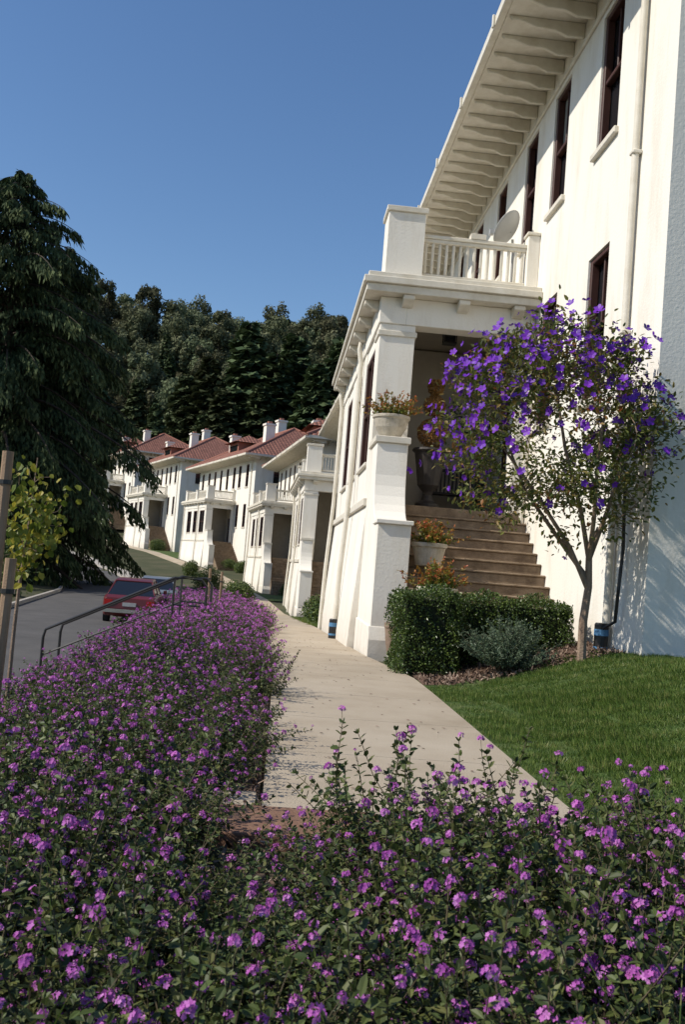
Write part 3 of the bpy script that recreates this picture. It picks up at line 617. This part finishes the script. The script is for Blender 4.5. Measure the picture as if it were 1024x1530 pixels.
def tryadd(x,y,s,src):
    z=float(g(x,y))-.02
    link(src,'lantana',e,(x,y,z),rng.random()*6.28,(s,s,s*(.8+.4*rng.random())),(rng.normal()*.1,rng.normal()*.1))
for x in np.arange(-4.2,4.4,.22):
    for y in np.arange(.75,4.45,.22):
        xx=x+rng.normal()*.06; yy=y+rng.normal()*.06
        edge=4.0+.15*math.sin(xx*3)
        if -.25<xx<.34: edge=3.2+.1*math.sin(xx*5)
        if -.45<xx<=-.25: edge=3.75
        if xx<=-.45: edge=4.6
        if yy>edge: continue
        s=(.8+.42*rng.random())*np.interp(yy,[.7,1.5,3,4],[.8,.95,1,1.05])
        if xx>.5: s*=1.08
        else: s*=.94
        if yy>2.6 and -.4<xx<.45: s*=.8
        p=.5+.5*math.sin(xx*2.3+yy*1.9)*math.cos(yy*2.7-xx)
        k=int(rng.integers(12)) if rng.random()<.5 else (int(rng.integers(5)) if rng.random()<p else 5+int(rng.integers(7)))
        tryadd(xx,yy,s,CL[k])
for y in np.arange(4.2,44,.30):
    xr_=float(sr(y)-sw(y)); xl_=float(rc(y)+rhw(y))+.3
    for x in np.arange(xl_,xr_-.14,.29 if y<20 else .34):
        xx=x+rng.normal()*.08; yy=y+rng.normal()*.08
        if yy<5.3 and xx>-.48: continue
        if 15.3<yy<17.2 and xx<-1.1: continue
        d=xr_-xx
        if d<.42 and math.sin(yy*1.7)+math.sin(yy*.9+1)>.75 and yy<11: continue
        s=(.8+.42*rng.random())*(1.0 if d>.45 else .82)
        tryadd(xx,yy,s*np.interp(yy,[10,20,30],[1,1.15,1.4 if d>1 else 1.1]),(CL[int(rng.integers(10))] if y<6.5 else CM[int(rng.integers(7))] if y<12 else CF[int(rng.integers(5))]))
G=Geo()
for (cx,cy,n,h) in ((.92,1.75,60,.55),(1.25,1.9,40,.5),(.75,1.45,36,.5),(-.55,2.3,10,.5),(1.1,1.5,60,.5),(.66,1.22,34,.48)):
    for i in range(n):
        a=rng.random()*6.28; l=.15+.5*rng.random(); d=np.array([math.cos(a)*l,math.sin(a)*l,1.]); L=h*(.7+.6*rng.random()); b=np.array([cx,cy,0])+rng.normal(size=3)*np.array([.07,.07,0])
        side=norm(np.cross(d,[0,0,1.]))*.0045
        V=[];K=6
        for k in range(K):
            t=k/(K-1); p=b+d*L*t+np.array([d[0],d[1],-.6])*.35*L*t*t*l*2; w=(1-t*.9); V+=[p-side*w,p+side*w]
        G.raw(V,[[2*k,2*k+1,2*k+3,2*k+2] for k in range(K-1)],0)
G.obj('tall_grass_tuft',['grass'])
# ------------------------------------------------------------ branching tree
def tree(name,trunk,targets,tr0,leaf_fn,mats,barkn=0,rmin=.006,limbs=None):
    G=Geo(); e=empty(name)
    trunk=np.array(trunk,float); nt=len(trunk)
    rad=np.linspace(tr0,tr0*.7,nt); G.tube(trunk,rad,8,barkn)
    nodes=[(trunk[-1],tr0*.65)]
    for L in (limbs or []):
        L=np.array(L,float); r=np.linspace(tr0*.55,tr0*.25,len(L)); G.tube(L,r,7,barkn)
        for q,rr in zip(L[1:],r[1:]): nodes.append((q,rr))
    order=np.argsort(np.linalg.norm(targets-trunk[-1],axis=1))
    for i in order:
        t=targets[i]; P=np.array([n[0] for n in nodes]); D=np.linalg.norm(P-t,axis=1)+np.maximum(0,P[:,2]-t[2])*1.5
        j=int(np.argmin(D)); p0,r0=nodes[j]; L=np.linalg.norm(t-p0)
        mid=(p0+t)/2+rng.normal(size=3)*L*.08+np.array([0,0,L*.06]); r1=max(r0*.6,rmin); 
        G.tube([p0,mid,t],[r1,r1*.75,max(r1*.45,rmin*.5)],5,barkn,cap=False)
        nodes.append((mid,r1*.8)); nodes.append((t,max(r1*.55,rmin)))
    leaf_fn(G,targets); G.obj('tree_mesh',mats,e); return e
c=np.array([3.16,10.72,3.05]); rad=np.array([1.34,1.05,1.30]); T=[]
while len(T)<300:
    d=rdir(1)[0]; q=c+d*rad*(.42+.58*rng.random()**.4)
    if q[0]>4.15 and q[1]>10.45: continue
    if q[2]<2.2 and abs(q[0]-3.2)<.6 and rng.random()<.85: continue
    if q[2]<1.75: continue
    if q[2]<2.4 and q[0]>3.2 and rng.random()<.4: continue
    T.append(q)
T=np.array(T)
def tibleaf(G,T):
    for q in T:
        n=int(26+rng.random()*34); s=.115; p=q+rng.normal(size=(n,3))*s*np.array([1,1,.8])
        p=p[~((p[:,0]>4.25)&(p[:,1]>10.6))]; n=len(p)
        dd=norm((p-c)*.5+rdir(n)*.8+np.array([0,0,.1])); nr=norm(rdir(n)*.7+np.array([0,0,1.]))
        rr=np.clip(rng.random(n)*.7+.25*(np.linalg.norm((q-c)/rad)-.6)+(.12*rng.normal()),0,1)
        G.inst(LEAF_V*np.array([.9,1,1]),LEAF_F,frames(dd,nr),p,.075*(.6+.6*rng.random(n)),1,rr)
        h=(q[2]-c[2])/rad[2]; le=(c[0]-q[0])/rad[0]
        pr=np.clip(.46+.75*h+.3*le,0.04,1.2)
        k=rng.poisson(5.6*pr)
        if k:
            u=norm(q-c)+np.array([-.3,-.35,.2]); pf=q+norm(u)*.15+rng.normal(size=(k,3))*.11; pf[:,0]=np.minimum(pf[:,0],4.22)
            nz=norm(rdir(k)*.8+u); sz=.092*(.65+.6*rng.random(k))
            G.inst(PET5[0]*np.array([1,1,1.8]),PET5[1],frames(norm(np.cross(nz,rdir(k))),nz),pf,sz,2)
gz0=float(g(3.66,10.9))
tree('glory_bush_tree',[(3.66,10.9,gz0-.1),(3.65,10.9,.9),(3.68,10.88,1.3),(3.66,10.87,1.65)],T,.058,tibleaf,['bark','tib_leaf','tib_fl'],rmin=.007,
 limbs=[[(3.66,10.88,1.3),(3.4,10.8,1.75),(2.95,10.7,2.3),(2.5,10.6,2.8)],[(3.66,10.87,1.62),(3.5,10.8,2.2),(3.25,10.75,2.9),(3.1,10.7,3.5)],[(3.66,10.87,1.62),(3.8,10.75,2.2),(3.9,10.6,2.8),(3.95,10.6,3.4)],[(3.66,10.87,1.6),(3.6,10.6,2.1),(3.5,10.3,2.7),(3.5,10.2,3.2)],[(3.66,10.88,1.4),(3.3,10.95,1.85),(2.9,11.1,2.4),(2.7,11.2,2.9)]])
T=[];cs=np.array([-2.32,9.0,1.5])
while len(T)<52:
    q=cs+rdir(1)[0]*np.array([.33,.38,.72])*(.2+.8*rng.random()); T.append(q)
T=np.array(T)
def redleaf(G,T):
    for q in T:
        n=5+int(rng.random()*6); p=q+rng.normal(size=(n,3))*.07; dd=norm(rdir(n)*.6+np.array([0,0,-.7])); nr=norm(rdir(n)*.7+np.array([0,-.5,.6]))
        G.inst(LEAF_V*np.array([1.5,1,1]),LEAF_F,frames(dd,nr),p,.08*(.6+.6*rng.random(n)),1)
tree('redbud_sapling',[(-2.4,9,float(g(-2.4,9))-.1),(-2.4,9,.5),(-2.39,9,1.0)],T,.022,redleaf,['bark','redbud'],rmin=.004,limbs=[[(-2.39,9,.95),(-2.36,9,1.5),(-2.34,9,2.1)]])
def stake(x,y,zb,zt,r=.03,lean=0,name='wooden_stake'):
    G=Geo(); G.tube([(x,y,zb),(x+lean*.5,y,(zb+zt)/2),(x+lean,y,zt)],r,10); G.tube([(x+lean,y,zt-.3),(x+lean,y,zt-.26)],r*1.25,10,1); G.obj(name,['stake','black'])
stake(-2.50,8.6,-.5,2.10,.05); stake(-2.30,8.2,-.5,1.15,.048,.03)
stake(-1.75,25,-.7,1.0,.035); stake(-1.55,27,-.7,.9,.035)
T=np.array([np.array([-4.2,13.5,.9])+rdir(1)[0]*np.array([.7,.6,.8])*(.3+.7*rng.random()) for _ in range(40)])
def grleaf(G,T):
    for q in T:
        n=24; p=q+rng.normal(size=(n,3))*.13; dd=rdir(n); nr=norm(rdir(n)+np.array([0,0,1.])); G.inst(LEAF_V,LEAF_F,frames(dd,nr),p,.07*(.6+.6*rng.random(n)),1)
tree('young_tree',[(-4.2,13.5,-1.1),(-4.2,13.5,.0),(-4.2,13.5,.4)],T,.04,grleaf,['bark','shrub'],rmin=.004)
# ------------------------------------------------------------ handrail with steps down to the road
G=Geo()
yq=16.0
for dy in (0,1.25):
    A=[(-1.15,yq+dy,0.05),(-1.15,yq+dy,.78),(-1.25,yq+dy,.9),(-1.7,yq+dy,.90),(-3.55,yq+dy,-.02),(-3.75,yq+dy,-.12),(-3.78,yq+dy,-.25),(-3.78,yq+dy,-1.0)]
    G.tube(A,.024,8)
    G.tube([(-1.15,yq+dy,.45),(-1.7,yq+dy,.45),(-3.78,yq+dy,-.55)],.018,6); G.tube([(-1.7,yq+dy,.9),(-1.7,yq+dy,-.1)],.022,6)
G.obj('handrail',['black'])
G=Geo()
for i in range(7): G.box(-1.35-.32*(i+1),-1.35-.32*i-.002,16.05,17.2,-1.4,-.03-.15*i)
G.box(-1.35,-.2,16.05,17.2,-.6,.02)
G.obj('garden_steps',['kerb'])
# ------------------------------------------------------------ cars
def car(name,loc,rot,paint,tall=0.):
    e=empty(name,loc,rot); B=Geo(); W=.86
    prof=[(-2.15,.35),(-2.2,.55),(-2.16,.88),(-1.95,.96),(-1.3,1.0),(.9,.98),(1.75,.84),(2.1,.66),(2.14,.4),(2.05,.28),(-2.05,.28)]
    V=[];n=len(prof)
    rows=[(-W,.93,.05),(-W+.08,1,0),(W-.08,1,0),(W,.93,.05)]
    for x,sc,dz in rows:
        for y,z in prof: V.append((x,y*sc,z-(dz if z>.8 else 0)+(dz if z<.4 else 0)))
    F=[list(range(n))[::-1],[3*n+i for i in range(n)]]
    for r in range(3):
        for i in range(n): F.append([r*n+i,r*n+(i+1)%n,(r+1)*n+(i+1)%n,(r+1)*n+i])
    B.raw(V,F); 
    tz=1.42+tall
    B.prism([(-1.15,tz-.03),(-.9,tz+.02),(.2,tz+.03),(.45,tz-.02),(.45,tz-.06),(-1.15,tz-.07)],-.6,.6,'x')
    for s in (-1,1):
        for (ya,yb) in ((-1.75,-1.1),(1.0,.4),(-.35,-.35)):
            B.tube([(s*.76,ya,.97),(s*.6,yb,tz-.04)],.035,6)
    B.obj('body',[paint],e,bevel=.03)
    Gl=Geo(); V=[(-.77,-1.8,.97),(.77,-1.8,.97),(.77,1.05,.97),(-.77,1.05,.97),(-.6,-1.1,tz-.04),(.6,-1.1,tz-.04),(.6,.42,tz-.04),(-.6,.42,tz-.04)]
    Gl.raw(V,[[0,1,5,4],[1,2,6,5],[2,3,7,6],[3,0,4,7]]); Gl.obj('windows',['glass'],e)
    Wh=Geo()
    for y in (-1.35,1.35):
        for s in (-1,1):
            Wh.tube([(s*.70,y,.31),(s*.885,y,.31)],.31,20,0); Wh.tube([(s*.886,y,.31),(s*.90,y,.31)],.18,14,1)
    Wh.obj('wheels',['rubber','chrome'],e)
    D=Geo()
    for s in (-1,1): D.box(min(s*.55,s*.8),max(s*.55,s*.8),-2.215,-2.17,.66,.82,0)
    D.box(-.82,.82,-2.26,-2.19,.4,.52,1); D.box(-.22,.22,-2.215,-2.18,.62,.74,2)
    for s in (-1,1): D.box(min(s*.88,s*1.0),max(s*.88,s*1.0),.75,.85,.98,1.1,3)
    D.obj('lights_bumper',['tail','chrome','dish',paint],e)
car('parked_car',(-4.85,33.5,-1.16),R2(3),'car_red',.05)
car('parked_car',(-5.0,40.5,-1.16),R2(6),'car_grey')
# ------------------------------------------------------------ deodar cedar
def cedar(name,loc,H,Rm,nb=150,per=150,matn='cedar',card=(.10,.5)):
    G=Geo(); e=empty(name,loc); G.tube([(0,0,-.5),(.1,0,H*.3),(0,.1,H*.7),(.05,0,H*.98)],[H*.022,H*.017,H*.008,.02],10,0)
    for i in range(nb):
        t=(i+.5)/nb; z=H*(.07+.91*t**.95); L=Rm*(1-t**1.5)**.72*(.5+.62*rng.random())+.5; a=i*2.4+rng.normal()*.35
        dx,dy=math.cos(a),math.sin(a); K=8; P=[]
        up=.42*t+.12; dr=.62+.1*rng.random()
        for k in range(K):
            s=k/(K-1); P.append((dx*L*s,dy*L*s,z+L*(up*s-dr*s*s)+.06*L*s**4))
        P=np.array(P); G.tube(P,np.linspace(.05+.02*L*(1-t),.012,K),5,0,cap=False)
        n=int(per*(.2+L/Rm)); s=.10+.90*rng.random(n)**.7; idx=s*(K-1); i0=np.minimum(idx.astype(int),K-2); f=(idx-i0)[:,None]
        base=P[i0]*(1-f)+P[i0+1]*f
        lat=(rng.random(n)*2-1)*L*.24*(1.15-s)*1.2
        lat=np.round(lat/.35)*.35+rng.normal(size=n)*.05
        base=base+np.stack([-dy*lat,dx*lat,-np.abs(lat)*.45-rng.random(n)**2*.55*(.5+L/Rm)],-1)
        dd=norm(np.stack([dx*.35+rng.normal(size=n)*.28,dy*.35+rng.normal(size=n)*.28,-1.0+rng.normal(size=n)*.25],-1))
        nr=norm(rdir(n)+np.array([0,0,.3]))
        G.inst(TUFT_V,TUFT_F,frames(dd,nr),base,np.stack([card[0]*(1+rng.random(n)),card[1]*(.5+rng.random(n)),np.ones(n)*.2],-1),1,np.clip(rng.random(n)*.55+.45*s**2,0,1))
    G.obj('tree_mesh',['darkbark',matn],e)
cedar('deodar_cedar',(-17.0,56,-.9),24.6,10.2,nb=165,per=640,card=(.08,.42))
cedar('deodar_cedar',(-23.5,58,-.6),25,8,nb=120,per=330,card=(.12,.5))
cedar('deodar_cedar',(-15.0,59,-.6),21,6.8,nb=90,per=420,card=(.10,.45))
# ------------------------------------------------------------ hillside forest
def euc(seed,H=15):
    G=Geo(); G.tube([(0,0,-2),(0,0,H*.5)],[.3,.2],5,0)
    nl=13+seed
    for i in range(nl):
        a=rng.random()*6.28; r=H*.20*rng.random()**.5; z=H*(.35+.65*rng.random()); rr=H*(.05+.075*rng.random()); q=np.array([math.cos(a)*r,math.sin(a)*r,z]); G.tube([(0,0,H*.35),q],[.12,.05],4,0)
        n=270; d=rdir(n); p=q+d*rr*np.array([1,1,1.15])*(.45+.75*rng.random((n,1))); nr=norm(d*1.2+rdir(n)*.8)
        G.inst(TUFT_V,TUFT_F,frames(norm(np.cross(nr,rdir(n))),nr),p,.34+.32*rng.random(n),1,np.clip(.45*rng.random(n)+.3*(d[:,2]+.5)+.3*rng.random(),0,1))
    return G.mesh('eucalyptus',['darkbark','far_euc'])
def con(seed,H=18,R=3.6):
    G=Geo(); G.tube([(0,0,-2),(0,0,H)],[.35,.05],5,0)
    for i in range(80):
        t=(i+.5)/80; z=H*(.08+.92*t); L=R*(1-t**1.7)*(.55+.65*rng.random())+.3; a=i*2.4
        n=50; s=rng.random(n)**.6; lat=rng.normal(size=n)*L*.18; dx,dy=math.cos(a),math.sin(a)
        p=np.stack([dx*L*s-dy*lat,dy*L*s+dx*lat,z+.1*L*s-.35*L*s*s+rng.normal(size=n)*.12],-1)
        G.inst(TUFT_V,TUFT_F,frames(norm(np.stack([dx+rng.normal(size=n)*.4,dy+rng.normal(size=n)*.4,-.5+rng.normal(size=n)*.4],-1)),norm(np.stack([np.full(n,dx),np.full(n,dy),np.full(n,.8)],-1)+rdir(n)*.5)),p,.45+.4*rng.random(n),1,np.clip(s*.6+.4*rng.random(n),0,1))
    return G.mesh('conifer',['darkbark','far_con'])
EU=[euc(i) for i in range(6)]; CO=[con(i) for i in range(3)]
e=empty('hillside_forest')
for y in np.arange(142,262,5.2):
    for x in np.arange(-120,70,5.6):
        if rng.random()<.1: continue
        xx=x+rng.normal()*1.8; yy=y+rng.normal()*1.6; z=float(g(xx,yy))-.5
        cf=rng.random()<(.12 if yy>172 else .5)
        if yy<150 and xx<-22: continue
        s=(.55+.5*rng.random())
        if cf: link(CO[int(rng.integers(3))],'conifer',e,(xx,yy,z),rng.random()*6,s*(1.0 if yy<180 else .85))
        else: link(EU[int(rng.integers(6))],'eucalyptus',e,(xx,yy,z),rng.random()*6,(s*1.05,s*1.05,s*(.75+.5*rng.random())))
e2=empty('conifer_grove')
for (x,y,s) in ((-14,158,1.4),(-8,160,1.75),(-3,158,1.5),(4,150,1.5),(8,152,1.75),(12,150,1.7),(16,156,1.7),(0,165,1.6),(-11,152,1.2),(22,160,1.6),(-5,152,1.25),(-18,160,1.2)):
    link(CO[int(rng.integers(3))],'conifer',e2,(x,y,float(g(x,y))-.5),rng.random()*6,(s*1.25,s*1.25,s))
for (x,y,r) in ((-12.5,38,1.3),(-11,30,1.0),(-14,46,1.6),(-10.2,24,.9),(-16.5,60,2.0),(-12.5,20,1.6),(-17,34,2.0),(-9.8,32,.6),(-10.3,35,.7),(-11.6,41,.8)):
    shrub('verge_shrub',(x,y,float(g(x,y))-.1),(r,r,r*.7),4500,.11,'shrub')
# ------------------------------------------------------------ light
sun_dir=Vector((-.97,-.20,0)).normalized(); el=R2(41)
S=Vector((sun_dir.x*math.cos(el),sun_dir.y*math.cos(el),math.sin(el)))
ld=bpy.data.lights.new('sun','SUN'); ld.energy=4.8; ld.angle=R2(.53); ld.color=(1,.93,.82)
lo=bpy.data.objects.new('sun',ld); COL.objects.link(lo); lo.rotation_euler=(-S).to_track_quat('-Z','Y').to_euler(); lo.location=(-20,-5,30)
w=bpy.data.worlds.new('World'); scene.world=w; w.use_nodes=True; nt=w.node_tree
sk=nt.nodes.new('ShaderNodeTexSky'); sk.sky_type='NISHITA'; sk.sun_disc=False; sk.sun_elevation=el; sk.sun_rotation=math.atan2(S.x,S.y)%(2*math.pi)
sk.air_density=1.1; sk.dust_density=.35; sk.ozone_density=2.8; sk.altitude=50
hs=nt.nodes.new('ShaderNodeHueSaturation'); hs.inputs['Saturation'].default_value=1.14; hs.inputs['Hue'].default_value=.504
nt.links.new(sk.outputs[0],hs.inputs['Color'])
nt.links.new(hs.outputs[0],nt.nodes['Background'].inputs[0]); nt.nodes['Background'].inputs[1].default_value=.13
# ------------------------------------------------------------ camera
cd=bpy.data.cameras.new('camera'); cam=bpy.data.objects.new('camera',cd); COL.objects.link(cam); scene.camera=cam
cd.sensor_fit='HORIZONTAL'; cd.sensor_width=36; cd.lens=36*1400/1024; cd.clip_end=3000; cd.clip_start=.05
yaw=R2(3.7); pit=R2(3.37); ro=R2(4.6)
f=Vector((math.sin(yaw)*math.cos(pit),math.cos(yaw)*math.cos(pit),math.sin(pit)))
r0=Vector((math.cos(yaw),-math.sin(yaw),0)); u0=r0.cross(f)
r=r0*math.cos(ro)+u0*math.sin(ro); u=u0*math.cos(ro)-r0*math.sin(ro)
cam.matrix_world=Matrix(((r.x,u.x,-f.x,0),(r.y,u.y,-f.y,0),(r.z,u.z,-f.z,1.3),(0,0,0,1)))
cd.dof.use_dof=True; cd.dof.focus_distance=7.; cd.dof.aperture_fstop=14
scene.view_settings.view_transform='Standard'; scene.view_settings.look='None'; scene.view_settings.exposure=0
